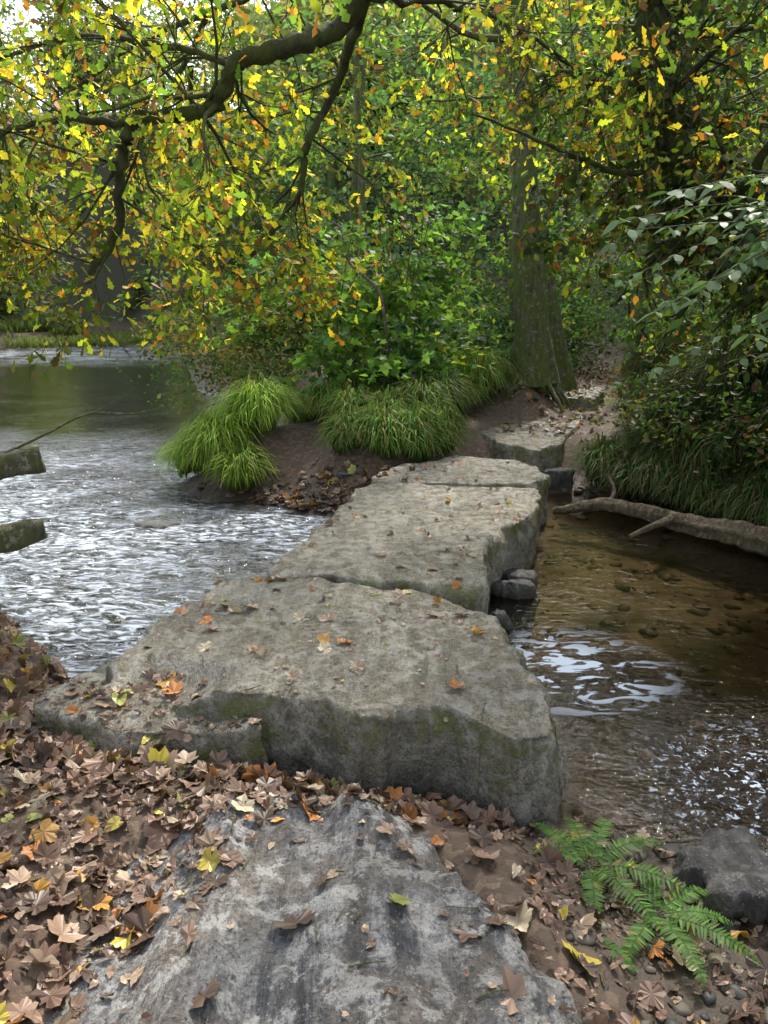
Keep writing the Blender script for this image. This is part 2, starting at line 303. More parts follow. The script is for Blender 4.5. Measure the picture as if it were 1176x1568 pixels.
# ------------------------------------------------------------------ leaf builder
def T(pts): return np.array([(a,b,0) for a,b in pts],float)
def mirror(r): return T([(a,b) for a,b in r]+[(-a,b) for a,b in r[::-1] if abs(a)>1e-6])
T_oak=mirror([(.03,0),(.12,.2),(.08,.3),(.24,.45),(.14,.55),(.27,.72),(.15,.85),(0,1)])
T_rh=T([(0,0),(.3,.45),(0,1),(-.3,.45)]); T_ov=mirror([(.0,0),(.22,.2),(.3,.42),(.2,.72),(0,1)])
T_syc=mirror([(.0,0),(.38,-.05),(.3,.2),(.56,.45),(.26,.5),(.22,.7),(0,1)])
T_pin=mirror([(.0,0),(.12,.05),(.07,.1),(.13,.17),(.07,.22),(.12,.3),(.06,.36),(.105,.44),(.05,.5),(.085,.58),(.04,.64),(.06,.72),(.025,.8),(0,1)])
def radial(l): return [(r*math.sin(math.radians(a)),r*math.cos(math.radians(a))) for a,r in l]
hl=[(0,1.),(7,.86),(15,.84),(19,.74),(27,.64),(35,.74),(41,.85),(48,.82),(53,.93),(60,.80),(69,.74),(80,.60),(92,.66),(104,.72),(116,.60),(135,.50),(156,.44),(172,.12)]
T_map=T(radial(hl)+radial([(-a,r) for a,r in hl[::-1] if a>0]))
hl2=[(0,1.05),(10,.86),(22,.74),(38,.62),(58,.56),(80,.52),(105,.5),(130,.48),(155,.42),(174,.2)]
T_ovb=T(radial(hl2)+radial([(-a,r) for a,r in hl2[::-1] if a>0]))
def build_leaves(name,Pp,A,Nn,S,tmpl,C,mat,parent=None,fan=False,curl=0.0,width=None):
    n=len(Pp); A=norm(A); B=norm(np.cross(A,Nn)); N2=np.cross(B,A)
    k=len(tmpl); tx,ty=tmpl[:,0],tmpl[:,1]
    cu=(R.standard_normal((n,1))*.5+.5)*curl if curl else np.zeros((n,1)); cv=R.standard_normal((n,1))*curl
    if fan: tx=np.append(tx,0);ty=np.append(ty,.12); k+=1
    ph=R.random((n,1))*6.28
    Zl=cu*(tx[None]**2)*1.3+cv*((ty[None]-.4)**2)*.8
    if curl and fan: Zl=Zl+.07*np.sin(ph+tx[None]*9)*np.sin(ph*1.7+ty[None]*8)
    if not curl: Zl=Zl+.25*np.abs(tx[None])
    s=S[:,None,None]; wd=1 if width is None else width[:,None,None]
    V=Pp[:,None,:]+s*(B[:,None,:]*tx[None,:,None]*wd+A[:,None,:]*ty[None,:,None]+N2[:,None,:]*Zl[...,None])
    base=np.arange(n)[:,None]*k
    Cc=np.repeat(C,k,0)
    if fan:
        m=k-1; i=np.arange(m); f=np.stack([np.full(m,m),i,(i+1)%m],-1)
        Fc=(f[None]+base[:,:,None]).reshape(-1,3); sz=np.full(len(Fc),3)
        cc=Cc.reshape(n,k,3).copy(); cc[:,-1]*=.75; cc[:,:-1]*=R.uniform(.75,1.2,(n,m,1)); Cc=cc.reshape(-1,3)
    else:
        Fc=(np.arange(k)[None]+base); sz=np.full(n,k)
    return mesh_obj(name,V.reshape(-1,3),Fc,sz,mat,Cc,False,parent)
def rdir(n): return norm(R.standard_normal((n,3)))
def pick(cols,w,n,var=.3):
    cols=np.array(cols); w=np.array(w,float); w/=w.sum()
    return np.clip(cols[R.choice(len(cols),n,p=w)]*R.uniform(1-var,1+var,(n,1)),0,1)
# ------------------------------------------------------------------ tubes / growing
class Tubes:
    def __init__(s): s.V=[];s.F=[];s.n=0
    def add(s,pts,rad,sides=6,lump=0):
        pts=np.asarray(pts,float); rad=np.asarray(rad,float); m=len(pts)
        tg=norm(np.gradient(pts,axis=0)); ref=np.array([.31,.53,.2]) if abs(tg[:,2]).mean()>.6 else np.array([.1,.2,1.])
        a=norm(np.cross(tg,ref)); b=np.cross(tg,a); th=np.arange(sides)*6.2832/sides
        rr=np.repeat(rad[:,None],sides,1)
        if lump:
            sg=np.concatenate([[0],np.cumsum(np.linalg.norm(np.diff(pts,axis=0),axis=1))])[:,None]
            c1,s1=np.cos(th)[None],np.sin(th)[None]
            rr=rr*(1+lump*(2*fbm(c1*3+sg*.9+40,s1*3+sg*.5+40,4)+.5*np.cos(th*5+sg*.8)*.5))
        V=pts[:,None]+rr[:,:,None]*(a[:,None]*np.cos(th)[None,:,None]+b[:,None]*np.sin(th)[None,:,None])
        id=np.arange(m*sides).reshape(m,sides)+s.n; nx=np.roll(id,-1,1)
        s.F.append(np.stack([id[:-1],nx[:-1],nx[1:],id[1:]],-1).reshape(-1,4)); s.V.append(V.reshape(-1,3)); s.n+=m*sides
    def make(s,name,mat,parent=None):
        F=np.vstack(s.F); return mesh_obj(name,np.vstack(s.V),F,np.full(len(F),4),mat,None,True,parent)
def spline(p,per=6):
    p=np.array(p,float); q=np.vstack([2*p[0]-p[1],p,2*p[-1]-p[-2]]); out=[]
    for i in range(1,len(q)-2):
        for k in range(per):
            s=k/per; p0,p1,p2,p3=q[i-1:i+3]
            out.append(.5*(2*p1+(p2-p0)*s+(2*p0-5*p1+4*p2-p3)*s*s+(3*p1-p0-3*p2+p3)*s**3))
    out.append(p[-1]); return np.array(out)
def grow(Tb,L,p,d,length,r,lev,kids=(5,5),grav=-.08,wand=.28,leafstep=.05,flat=.6):
    n=max(4,int(length/.12)) if lev==0 else max(4,int(length/.25)); pts=[p]; d=d/np.linalg.norm(d)
    for i in range(n):
        d=d+R.standard_normal(3)*wand*np.array([1,1,flat])+np.array([0,0,grav]); d/=np.linalg.norm(d); p=p+d*length/n; pts.append(p)
    pts=np.array(pts); rad=r*np.linspace(1,.3,len(pts)); Tb.add(pts,rad,3 if lev==0 else (4 if lev==1 else 6))
    if lev==0:
        m=max(3,int(length/leafstep)); tt=R.uniform(.1,1,m)*(len(pts)-1); i=tt.astype(int).clip(0,len(pts)-2); f=(tt-i)[:,None]
        q=pts[i]*(1-f)+pts[i+1]*f; dd=norm(pts[i+1]-pts[i])
        L.append(np.hstack([q,dd]))
        return
    for k in range(kids[lev-1]):
        tt=R.uniform(.2,1); i=min(int(tt*(len(pts)-1)),len(pts)-2); dd=pts[i+1]-pts[i]; dd/=np.linalg.norm(dd)
        side=np.cross(dd,R.standard_normal(3)*np.array([.6,.6,1])); side/=np.linalg.norm(side)+1e-9
        grow(Tb,L,pts[i],dd*.75+side*R.uniform(.5,1.0),length*R.uniform(.4,.65),max(rad[i]*.55,.0025),lev-1,kids,grav,wand,leafstep,flat)
def leaves_from(name,L,size,cols,w,parent,tmpl=T_ov,up=.6,droop=.3,mat=None,var=.35,width=None,patch=True):
    q=np.vstack(L); n=len(q); Pp=q[:,:3]; A=norm(q[:,3:]*.6+rdir(n)*.9+np.array([0,0,-droop]))
    Nn=norm(rdir(n)+np.array([0,0,up])); C=pick(cols,w,n,var)
    if patch:
        f=np.clip(.92+1.4*(fbm(Pp[:,0]*1.3+Pp[:,2],Pp[:,1]*1.3-Pp[:,2],2)),.4,1.6)[:,None]; C=np.clip(C*f,0,1)
    print(name,n)
    return build_leaves(name,Pp,A,Nn,size*R.uniform(.65,1.25,n),tmpl,C,mat or M_leaf,parent)
# ------------------------------------------------------------------ oak overhead
G=(.10,.17,.025);YG=(.31,.35,.03);YL=(.62,.47,.04);OR=(.42,.18,.03);BR=(.17,.09,.035)
oak=empty('oak_tree'); tb=Tubes(); L=[]
def limb(pts,r0,r1,nk,ln=(.7,1.3),kids=(5,5),lev=2,start=.15,grav=-.1,sides=10,wob=.02,leafstep=.06):
    s=spline(pts,8); s=s+R.standard_normal(s.shape)*wob*.5
    rad=np.linspace(r0,r1,len(s))*(1+.06*R.standard_normal(len(s))); tb.add(s,rad,sides,.12)
    for k in range(nk):
        tt=R.uniform(start,1); i=min(int(tt*(len(s)-1)),len(s)-2); dd=norm(s[i+1]-s[i]); sd=norm(np.cross(dd,R.standard_normal(3)))
        grow(tb,L,s[i],dd*.6+sd,R.uniform(*ln),max(rad[i]*.33,.007),lev,kids,grav,.3,leafstep)
tb.add(spline([(2.5,-1.9,-.2),(2.45,-1.8,1.5),(2.3,-1.5,3),(2.1,-1,4.1)]),np.linspace(.38,.12,19),12)
limb([(2.1,-1,4.1),(1.3,1,4.95),(.6,3,4.75),(-.1,5,3.78),(-.5,5,3.52),(-.83,5,3.42),(-1.0,5,3.2),(-1.15,5,3.13),(-1.46,5,3.1),(-1.58,5,2.88),(-1.66,5.1,2.5),(-1.9,5.2,2.25)],.075,.024,14,start=.45,grav=-.06)
limb([(-.83,5,3.4),(-1.4,5.3,3.6),(-2.2,5.6,3.7),(-3.2,6,3.5)],.024,.009,9)
limb([(-1.46,5,3.08),(-2.0,5,3.1),(-2.6,5.2,2.95),(-3.2,5.6,2.6)],.024,.009,10,grav=-.06)
limb([(-.1,5,3.75),(-.31,6,3.6),(-.55,6,3.17),(-.6,6,2.87),(-.83,6,2.56),(-1.14,6.1,2.3)],.038,.014,12,grav=-.05)
limb([(.6,3,4.7),(-.5,4,4.3),(-1.6,4.5,4.15),(-2.6,5,4.0)],.03,.01,7)
limb([(-.1,5,3.75),(.5,6,4.05),(1.3,7,4.1),(2.0,7.5,3.8)],.028,.01,12,grav=-.06)
limb([(.6,3,4.7),(1.2,4.5,4.2),(1.8,6,4.0),(2.4,7,3.6)],.028,.01,9,grav=-.06)
limb([(0.2,4.5,4.2),(-1,7,4.5),(-2.5,8,4.3),(-4,9,3.7)],.04,.01,14,ln=(.9,1.6),grav=-.06)
limb([(-1.5,7.5,4.5),(-2.2,8,3.7),(-3.0,8.2,3.0),(-3.4,8.3,2.6)],.025,.008,9,ln=(.7,1.1),grav=-.02)
limb([(-1.3,5.8,3.6),(-1.6,6.8,3.1),(-1.9,7.3,2.6),(-1.9,7.5,2.2)],.02,.007,8,ln=(.5,.9),grav=-.02)
tb.make('branches',M_oakbark,oak)
leaves_from('leaves',L,.080,[G,YG,YL,OR,BR],[.36,.31,.17,.09,.07],oak,T_oak)
# ------------------------------------------------------------------ generic trees
def tree(name,base,top,r,z0,nb,blen,size,cols,w,kids=(5,5),bark=M_bark,grav=-.02,tmpl=T_rh,leafstep=.09,bend=.12,dirbias=(0,0,0),ivy=0):
    e=empty(name); Tb=Tubes(); Lv=[]
    b=np.array(base,float); tp=np.array(top,float); m=14; s=np.linspace(0,1,m)[:,None]
    tr=b*(1-s)+tp*s; tr[:,:2]+=np.cumsum(R.standard_normal((m,2))*bend*.3,0)*s
    rad=r*(1-.7*s[:,0]); rad[0]*=1.6; rad[1]*=1.12
    sp=spline(tr,8); rr=np.interp(np.linspace(0,1,len(sp)),np.linspace(0,1,m),rad); Tb.add(sp,rr,28,.16)
    for k in range(nb):
        f=R.uniform(z0,1); i=int(f*(len(sp)-1)); a=R.uniform(0,6.283)
        d=np.array([math.cos(a),math.sin(a),R.uniform(.0,.6)])+np.array(dirbias)
        grow(Tb,Lv,sp[i],d,blen*(1.15-.55*f)*R.uniform(.7,1.2),min(rr[i]*.35,.05),2,kids,grav,.22,leafstep)
    Tb.make('trunk_and_branches',bark,e); leaves_from('leaves',Lv,size,cols,w,e,tmpl,up=1.0)
    if ivy:
        i=R.integers(2,int(len(sp)*.75),ivy); a=R.random(ivy)*6.283
        keep=fbm(i*.12,a*1.2,2)>0; i=i[keep];a=a[keep]; dd=np.stack([np.cos(a),np.sin(a),np.zeros(len(a))],-1)
        q=sp[i]+dd*(rr[i]*1.05+R.uniform(0,.04,len(i)))[:,None]+np.array([0,0,1])*R.uniform(-.06,.06,(len(i),1))
        build_leaves('ivy',q,rdir(len(i))*.6+np.array([0,0,-1]),norm(dd+rdir(len(i))*.4),R.uniform(.03,.06,len(i)),T_ov,pick([(.09,.14,.025),(.13,.18,.035),(.06,.09,.02)],[.5,.3,.2],len(i)),M_leaf,e)
    return e
gz=lambda x,y: float(height(np.array([x]),np.array([y]))[0])
tree('ash_tree',(2.2,11.5,1.0),(1.35,11.2,9.5),.23,.36,16,2.4,.10,[G,YG,(.07,.13,.03),YL,OR],[.4,.3,.2,.06,.06],ivy=900)
tree('birch_tree',(3.05,12.9,.6),(1.2,13.0,9),.13,.36,12,2.4,.11,[G,(.07,.13,.03),YG],[.5,.3,.2])
tree('hazel_tree',(4.4,14,1.0),(4.9,13.5,8),.10,.25,17,2.6,.11,[G,YG,BR],[.5,.35,.15])
tree('hazel_tree',(4.8,8.8,1.6),(3.9,8.4,7.2),.15,.18,20,2.5,.09,[G,(.05,.10,.02),OR,YG],[.38,.34,.10,.18])
tree('alder_tree',(-.3,15.5,.7),(-.8,15,8),.10,.22,15,2.4,.13,[G,(.07,.14,.04),YG],[.45,.35,.2])
iv=empty('ivy_clad_tree'); tb=Tubes(); L=[]
limb([(5.2,6.9,.9),(4.2,7.0,1.9),(3.2,7.1,2.7),(2.5,7.2,3.4),(2.25,7.3,4.4),(2.4,7.6,6.5)],.24,.10,22,ln=(.7,1.5),start=.3)
limb([(2.6,7.1,3.3),(2.0,7.0,3.15),(1.4,6.8,3.3),(.7,6.8,3.55)],.035,.008,8,ln=(.5,1.0))
limb([(3.0,7.0,3.0),(3.2,6.0,3.8),(3.2,4.8,4.1),(2.6,4,4.1)],.04,.01,9,ln=(.7,1.3))
limb([(5.0,6.6,1.2),(4.6,6.0,3),(4.2,5.2,4.2),(3.6,4.4,5)],.12,.03,14,ln=(.8,1.4))
limb([(4.4,6.6,1.6),(3.7,6.2,2.3),(3.0,6.0,2.6),(2.5,5.9,2.4)],.04,.01,12,ln=(.5,1.0))
tb.make('trunk_and_branches',M_oakbark,iv)
leaves_from('leaves',L,.085,[(.05,.08,.02),G,OR,YG,BR],[.36,.33,.07,.15,.09],iv,T_ov)
s=spline([(5.2,6.9,.9),(4.2,7.0,1.9),(3.2,7.1,2.7),(2.5,7.2,3.4),(2.25,7.3,4.4),(2.4,7.6,6.5)],30); n=8000
i=R.integers(0,len(s),n); Pp=s[i]+R.standard_normal((n,3))*np.array([.24,.2,.30])+np.array([0,0,-.12])
build_leaves('ivy',Pp,norm(rdir(n)+np.array([0,0,-1.2])),rdir(n),R.uniform(.04,.09,n),T_ov,pick([(.028,.045,.012),(.055,.078,.02),(.06,.05,.026)],[.5,.3,.2],n),M_leaf,iv)
# ------------------------------------------------------------------ clump foliage
def clump_pts(centres,rad,n,flat=.5):
    m=len(centres); return np.repeat(centres,n,0)+R.standard_normal((m*n,3))*np.repeat(rad,n)[:,None]*np.array([1,1,flat])*.5
def foliage(name,regions,size,cols,w,tmpl=T_rh,parent=None,flat=.45,up=1.0,shell=.5,mat=None):
    Ps=[];Cs=[]
    for (cx,cy,cz,rx,ry,rz,nc,cr,nl) in regions:
        d=rdir(nc)*(R.random((nc,1))**shell); c=np.array([cx,cy,cz])+d*np.array([rx,ry,rz])
        g=height(c[:,0],c[:,1]); c[:,2]=np.maximum(c[:,2],np.maximum(g,0)+.08+.1*R.random(nc))
        q=clump_pts(c,cr*R.uniform(.6,1.4,nc),nl,flat); cc=np.repeat(pick(cols,w,nc,.45),nl,0)*R.uniform(.7,1.3,(nc*nl,1))
        Ps.append(q);Cs.append(cc)
    q=np.vstack(Ps); C=np.clip(np.vstack(Cs),0,1)
    keep=q[:,2]>.03; q=q[keep];C=C[keep];n=len(q)
    A=norm(rdir(n)*np.array([1,1,.5])+np.array([0,0,-.35])); Nn=norm(rdir(n)*.8+np.array([0,0,up]))
    build_leaves(name,q,A,Nn,size*R.uniform(.6,1.3,n),tmpl,C,mat or M_leaf,parent)
sp=empty('sycamore_sapling'); tb=Tubes()
for k in range(16):
    x=R.normal(.1,.5); y=R.uniform(10.3,12); tb.add(spline([(x,y,.4),(x+R.normal(0,.2),y,1.6),(x+R.normal(0,.5),y+R.normal(0,.3),3.2+R.random())]),np.linspace(.022,.006,13),5)
tb.make('stems',M_bark,sp)
foliage('leaves',[(-.6,11.3,2.2,1.5,1.0,1.1,85,.45,20),(.3,10.8,1.6,1.0,.8,.8,50,.4,20),(.7,12.2,2.6,1.0,.8,1.1,42,.45,20),(-.2,10.2,1.3,1.3,.6,.6,35,.35,20)],.125,[(.11,.20,.04),(.16,.27,.05),(.065,.14,.05),(.27,.31,.05)],[.4,.26,.22,.12],T_syc,sp)
sp=empty('willow_shrub')
foliage('leaves',[(-2.6,13.6,1.3,1.5,1.6,1.1,85,.5,34),(-3.4,16.5,1.8,1.8,2,1.6,90,.6,34),(-1.6,11.6,1.6,.8,.8,1.0,55,.4,34)],.10,[(.06,.10,.04),(.09,.14,.04),(.17,.16,.045),(.22,.15,.06)],[.36,.3,.19,.15],T_rh,sp,mat=M_far)
dead=Tubes(); dead.add(spline([(-.62,9.6,3.05),(-.5,9.6,2.95),(-.42,9.6,2.6),(-.1,9.7,2.3),(0,9.8,2.0),(.1,10.3,1.2)]),np.linspace(.014,.024,31),6); dead.make('dead_branch',M_pale)
foliage('bank_undergrowth',[(4.4,8.2,1.2,1.4,1.8,.9,150,.35,30),(4.9,6.0,1.1,1.1,1.3,1.0,150,.35,30),(5.6,5.0,1.8,1.2,1.6,1.5,120,.4,30),(5.4,9.5,2.2,1.6,2,1.5,130,.45,30),(6.8,7.5,3.4,1.8,2.4,2.0,140,.5,30),(4.2,7.2,2.2,.9,.9,.8,70,.35,30),(3.3,8.6,.9,.7,.8,.5,60,.3,30),(3.8,7.3,.8,.5,.8,.5,70,.3,30)],.085,[(.045,.08,.018),(.07,.12,.03),(.14,.14,.045),(.16,.085,.04)],[.43,.34,.13,.10])
foliage('path_undergrowth',[(5.4,13,1.7,1.3,2,1.0,110,.4,30),(1.2,14.5,1.3,1.4,1.2,.6,70,.4,30),(2.4,17.5,1.6,2,1.5,1.2,100,.5,30),(6.5,17,2.6,2,2,2.0,100,.6,30),(4.5,20,2.4,3,1.5,1.8,120,.6,30),(3.6,17,1.6,1.2,1,.9,50,.5,30)],.12,[(.11,.20,.06),(.085,.16,.075),(.2,.23,.07),(.17,.12,.045)],[.4,.34,.17,.09],mat=M_far)
es=empty('elder_shrub'); tb=Tubes(); L=[]
for k in range(24):
    b=np.array([2.9,4.9,2.4])+R.standard_normal(3)*.15; e=np.array([R.uniform(1.3,2.2),R.uniform(4.1,4.9),R.uniform(1.6,2.65)])
    s=spline([b,(b+e)/2+np.array([0,0,R.uniform(.05,.3)])+R.standard_normal(3)*.08,e],7); tb.add(s,np.linspace(.008,.0025,len(s)),4)
    for j in range(5,len(s)):
        if R.random()<.15: continue
        d=norm(s[min(j+1,len(s)-1)]-s[j-1]); sd=norm(np.cross(d,[0,0,1.]))
        for sg in (-1,1): L.append(np.hstack([s[j],sd*sg+d*.5])[None])
tb.make('stems',M_bark,es)
q=np.vstack(L); n=len(q)
build_leaves('leaves',q[:,:3],norm(q[:,3:]+rdir(n)*.4+np.array([0,0,-.45])),norm(rdir(n)*.6+np.array([0,-.3,1])),R.uniform(.07,.14,n),T_ov,pick([(.15,.26,.11),(.24,.34,.17),(.09,.17,.05)],[.5,.25,.25],n,.25),leaf_mat('elder_leaf',.4,.45,.45),es,width=np.full(n,.85))
# ------------------------------------------------------------------ woodland (mass of trees)
Rg=[];tb=Tubes()
near=[(-.8,19),(2.4,22),(-3.2,26),(5.5,24),(8.5,16),(9.5,11),(8.5,21),(-1.6,31),(10,6),(9,2.5),(12,12),(12,18),(-5.5,36),(1,27),(7,31),(3,17.5)]
for x,y in near:
    g=gz(x,y); h=R.uniform(6.5,9); tb.add(spline([(x,y,g-.2),(x+R.normal(0,.3),y,g+h*.5),(x+R.normal(0,.6),y,g+h)]),np.linspace(.17,.04,13),7)
    Rg.append((x,y,g+h*.6,2.5,2.5,h*.45,80,.75,28))
    Rg.append((x,y,g+.9,2.4,2.0,1.2,42,.6,26))
wd=empty('woodland')
foliage('near_leaves',Rg,.18,[(.09,.165,.065),(.065,.125,.07),(.17,.21,.055),(.25,.25,.055),(.15,.10,.045)],[.35,.32,.18,.09,.06],T_rh,wd,mat=M_far)
Rg=[]
for k in range(230):
    y=R.uniform(30,105); x=R.uniform(-.75*y,.75*y+5)
    h,dA,dB=height(np.array([x]),np.array([y]),True)
    if max(dA[0],dB[0])<1.2: continue
    g=h[0]; ht=R.uniform(8,12.5)
    tb.add(spline([(x,y,g-.3),(x,y,g+ht*.5),(x+R.normal(0,.6),y,g+ht)]),np.linspace(.25,.05,13),5)
    Rg.append((x,y,g+ht*.55,3.0,3.0,ht*.48,38,1.4,20))
for k in range(46):
    y=R.uniform(50,90); x=-21-R.uniform(0,24)-(y-50)*.1
    h,dA,dB=height(np.array([x]),np.array([y]),True)
    if max(dA[0],dB[0])<.8: continue
    g=h[0]; ht=R.uniform(11,16); Rg.append((x,y,g+ht*.52,3.2,3.2,ht*.5,46,1.4,20))
    tb.add(spline([(x,y,g-.3),(x,y,g+ht*.5),(x+R.normal(0,.6),y,g+ht)]),np.linspace(.28,.06,13),5)
for k in range(150):
    y=R.uniform(34,80); x=R.uniform(-34,2); h,dA,dB=height(np.array([x]),np.array([y]),True)
    if .1<max(dA[0],dB[0])<7: Rg.append((x,y,h[0]+.6,1.5,1.5,.9,14,.8,22))
foliage('far_leaves',Rg,.52,[(.14,.20,.10),(.18,.24,.13),(.28,.30,.12),(.36,.35,.13),(.25,.20,.11)],[.3,.28,.22,.13,.07],T_rh,wd,mat=M_far)  # leaf colours paled to paint in distance haze
tb.make('trunks',M_bark,wd)
# ------------------------------------------------------------------ grass tussocks
def tussocks(name,tl,cols,w,wid=.010):
    Vs=[];Cs=[]
    for (x,y,n,ln,rad) in tl:
        a=R.random(n)*6.283; rr=rad*np.sqrt(R.random(n)); bx=x+rr*np.cos(a); by=y+rr*np.sin(a)
        g0=np.maximum(height(np.array([x]),np.array([y]))[0],0.0)
        bz=np.maximum(np.maximum(height(bx,by),0),g0-.15)-.02+.22*np.exp(-(rr/rad)**2)
        a2=a+R.normal(0,.6,n); dx,dy=np.cos(a2),np.sin(a2); l=ln*R.uniform(.5,1.15,n); out=R.uniform(.3,1.1,n)
        wv=wid*R.uniform(.6,1.3,n); px,py=-dy,dx
        prof=[(0,0,1),(.16,.36,1),(.36,.56,.85),(.60,.50,.6),(.80,.24,.12)]
        st=[]
        for (o,hh,ww) in prof:
            cx=bx+dx*l*o*out; cy=by+dy*l*o*out; cz=np.maximum(bz+l*hh*(1.4-.55*out),.01)
            for sg in (-1,1): st.append(np.stack([cx+sg*px*wv*ww*.5,cy+sg*py*wv*ww*.5,cz],-1))
        br=R.uniform(.7,1.25)
        Vs.append(np.stack(st,1).reshape(-1,3)); Cs.append(np.repeat(pick(cols,w,n,.35)*br,10,0))
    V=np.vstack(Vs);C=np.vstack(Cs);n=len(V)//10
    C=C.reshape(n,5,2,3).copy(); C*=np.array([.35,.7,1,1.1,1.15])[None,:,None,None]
    q=np.array([[2*i,2*i+1,2*i+3,2*i+2] for i in range(4)])
    Fc=(q[None]+np.arange(n)[:,None,None]*10).reshape(-1,4)
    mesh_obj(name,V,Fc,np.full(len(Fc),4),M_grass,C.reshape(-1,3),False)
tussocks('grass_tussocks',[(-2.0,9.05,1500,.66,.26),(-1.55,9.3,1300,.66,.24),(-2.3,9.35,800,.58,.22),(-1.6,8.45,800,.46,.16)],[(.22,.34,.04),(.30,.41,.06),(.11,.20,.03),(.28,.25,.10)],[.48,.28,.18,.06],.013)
tl=[]
for x,y,l in [(-.8,9.9,.55),(-.4,9.35,.58),(.1,9.1,.58),(.5,9.45,.62),(-.1,10.0,.6),(.55,10.1,.6),(-1.1,10.8,.6),(-.4,10.6,.5),(.2,10.5,.5),(.85,9.9,.6),(.85,10.7,.7),(1.3,11.0,.6),(1.55,11.5,.6),(.4,11.3,.5),(-.35,8.6,.42),(.05,8.55,.48),(.4,8.65,.48),(.72,9.05,.5),(1.8,11.6,.5),(1.7,12,.5),(2.4,12.3,.45),(.9,12,.5),(1.1,13,.5),(1.9,13.2,.5)]:
    tl.append((x+R.normal(0,.05),y+R.normal(0,.05),720,l*R.uniform(.85,1.25),R.uniform(.15,.22)))
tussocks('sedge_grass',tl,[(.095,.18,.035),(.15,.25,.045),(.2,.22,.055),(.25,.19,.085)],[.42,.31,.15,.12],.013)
tl=[]
for k in range(75):
    y=R.uniform(5,20); x=pathx(y)+R.uniform(.85,4.2)
    if sdist(LB,np.array([x]),np.array([y]))[0]<.15: continue
    tl.append((x,y,240,R.uniform(.4,.7),.2))
for k in range(40):
    f=R.random(); x=2.6+1.6*f+R.uniform(0,.9); y=8.8-2.7*f+R.uniform(0,.5); tl.append((x,y,300,R.uniform(.4,.65),.18))
for k in range(17): tl.append((2.45+.095*k+R.normal(0,.08),8.8-.17*k+R.normal(0,.08),300,R.uniform(.35,.6),.16))
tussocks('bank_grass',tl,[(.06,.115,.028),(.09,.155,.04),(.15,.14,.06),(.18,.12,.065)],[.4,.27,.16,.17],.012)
tussocks('far_bank_grass',[(R.uniform(-24,-15),R.uniform(43,60),90,1.0,.8) for k in range(60)],[(.18,.26,.05),(.2,.22,.07)],[.6,.4],.03)
rt=Tubes()
for k in range(14):
    a=R.uniform(2.6,6.6); r1=R.uniform(.35,.6); x0,y0=2.17+.15*math.cos(a),11.45+.15*math.sin(a)
    x2,y2=2.1+r1*math.cos(a),11.35+r1*math.sin(a)*1.1
    rt.add(spline([(x0,y0,1.3),((x0*.55+x2*.45),(y0*.55+y2*.45),1.0),(x2,y2,gz(x2,y2)+.08),(x2+.05*math.cos(a),y2+.08*math.sin(a),gz(x2,y2)-.1)]),np.linspace(.05,.012,19)*(1+.1*R.standard_normal(19)),6)
rt.make('tree_roots',M_bark)
# ------------------------------------------------------------------ driftwood, beams, twigs
lg=Tubes(); s=spline([(1.75,7.75,.02),(2.15,7.62,.11),(2.5,7.35,.13),(2.8,7.0,.10),(3.05,6.6,.12),(3.35,6.15,.13),(3.8,5.6,.16),(4.6,4.9,.3)],8)
s=s+R.standard_normal(s.shape)*.006
lg.add(s,np.interp(np.linspace(0,1,len(s)),[0,.15,.5,1],[.03,.06,.09,.13]),16,.3)
lg.add(spline([(2.25,7.55,.12),(2.35,7.7,.25),(2.3,7.8,.40)]),np.linspace(.03,.012,13),6)
lg.add(spline([(2.75,7.1,.12),(2.5,6.85,.12),(2.25,6.8,.02)]),np.linspace(.04,.018,13),8,.3)
lg.make('driftwood_log',bark_mat('driftwood',(.05,.032,.02),(.19,.13,.09),m=.35))
def beam(name,p0,p1,w,h,mat,seed):
    p0,p1=Vector(p0),Vector(p1); d=(p1-p0).normalized(); sd=d.cross(Vector((0,0,1))).normalized(); up=sd.cross(d)
    V=[];n=26;prof=[]
    for k in range(24):
        a=k/24*6.2832; c,s=math.cos(a),math.sin(a); q=(abs(c)**4+abs(s)**4)**-.25; prof.append((c*q*w/2,s*q*h/2))
    for i in range(n+2):
        f=min(i/(n-1),1); sc=1 if i<n-1 else (.93 if i==n-1 else (.5 if i==n else .02))
        for (a,b) in prof:
            p=p0.lerp(p1,f)+(sd*a+up*b)*sc; p+=noise.noise_vector(p*6+Vector((seed,0,0)))*.03+noise.noise_vector(p*25)*.010; V.append(p[:])
    m=24; id=np.arange((n+2)*m).reshape(n+2,m); nx=np.roll(id,-1,1); F=np.stack([id[:-1],nx[:-1],nx[1:],id[1:]],-1).reshape(-1,4)
    mesh_obj(name,V,F,np.full(len(F),4),mat,None,True)
M_beam=bark_mat('mossy_timber',(.06,.05,.035),(.22,.20,.16),(.12,.13,.03),.8)
beam('wooden_beam',(-3.3,4.6,.95),(-2.25,5.0,1.08),.15,.18,M_beam,3)
beam('wooden_beam',(-3.2,4.4,.42),(-2.25,4.95,.62),.15,.15,M_beam,9)
beam('wooden_post',(-2.78,4.78,0.1),(-2.76,4.80,1.02),.14,.14,M_beam,5)
tw=Tubes()
tw.add(spline([(-2.5,4.9,1.1),(-2.2,5.0,1.24),(-1.95,5.1,1.36),(-1.65,5.1,1.36),(-1.45,5.2,1.40)]),np.linspace(.010,.003,25),4)
tw.add(spline([(-2.0,5.05,1.34),(-1.85,5.1,1.40),(-1.7,5.1,1.48)]),np.linspace(.005,.002,13),4)
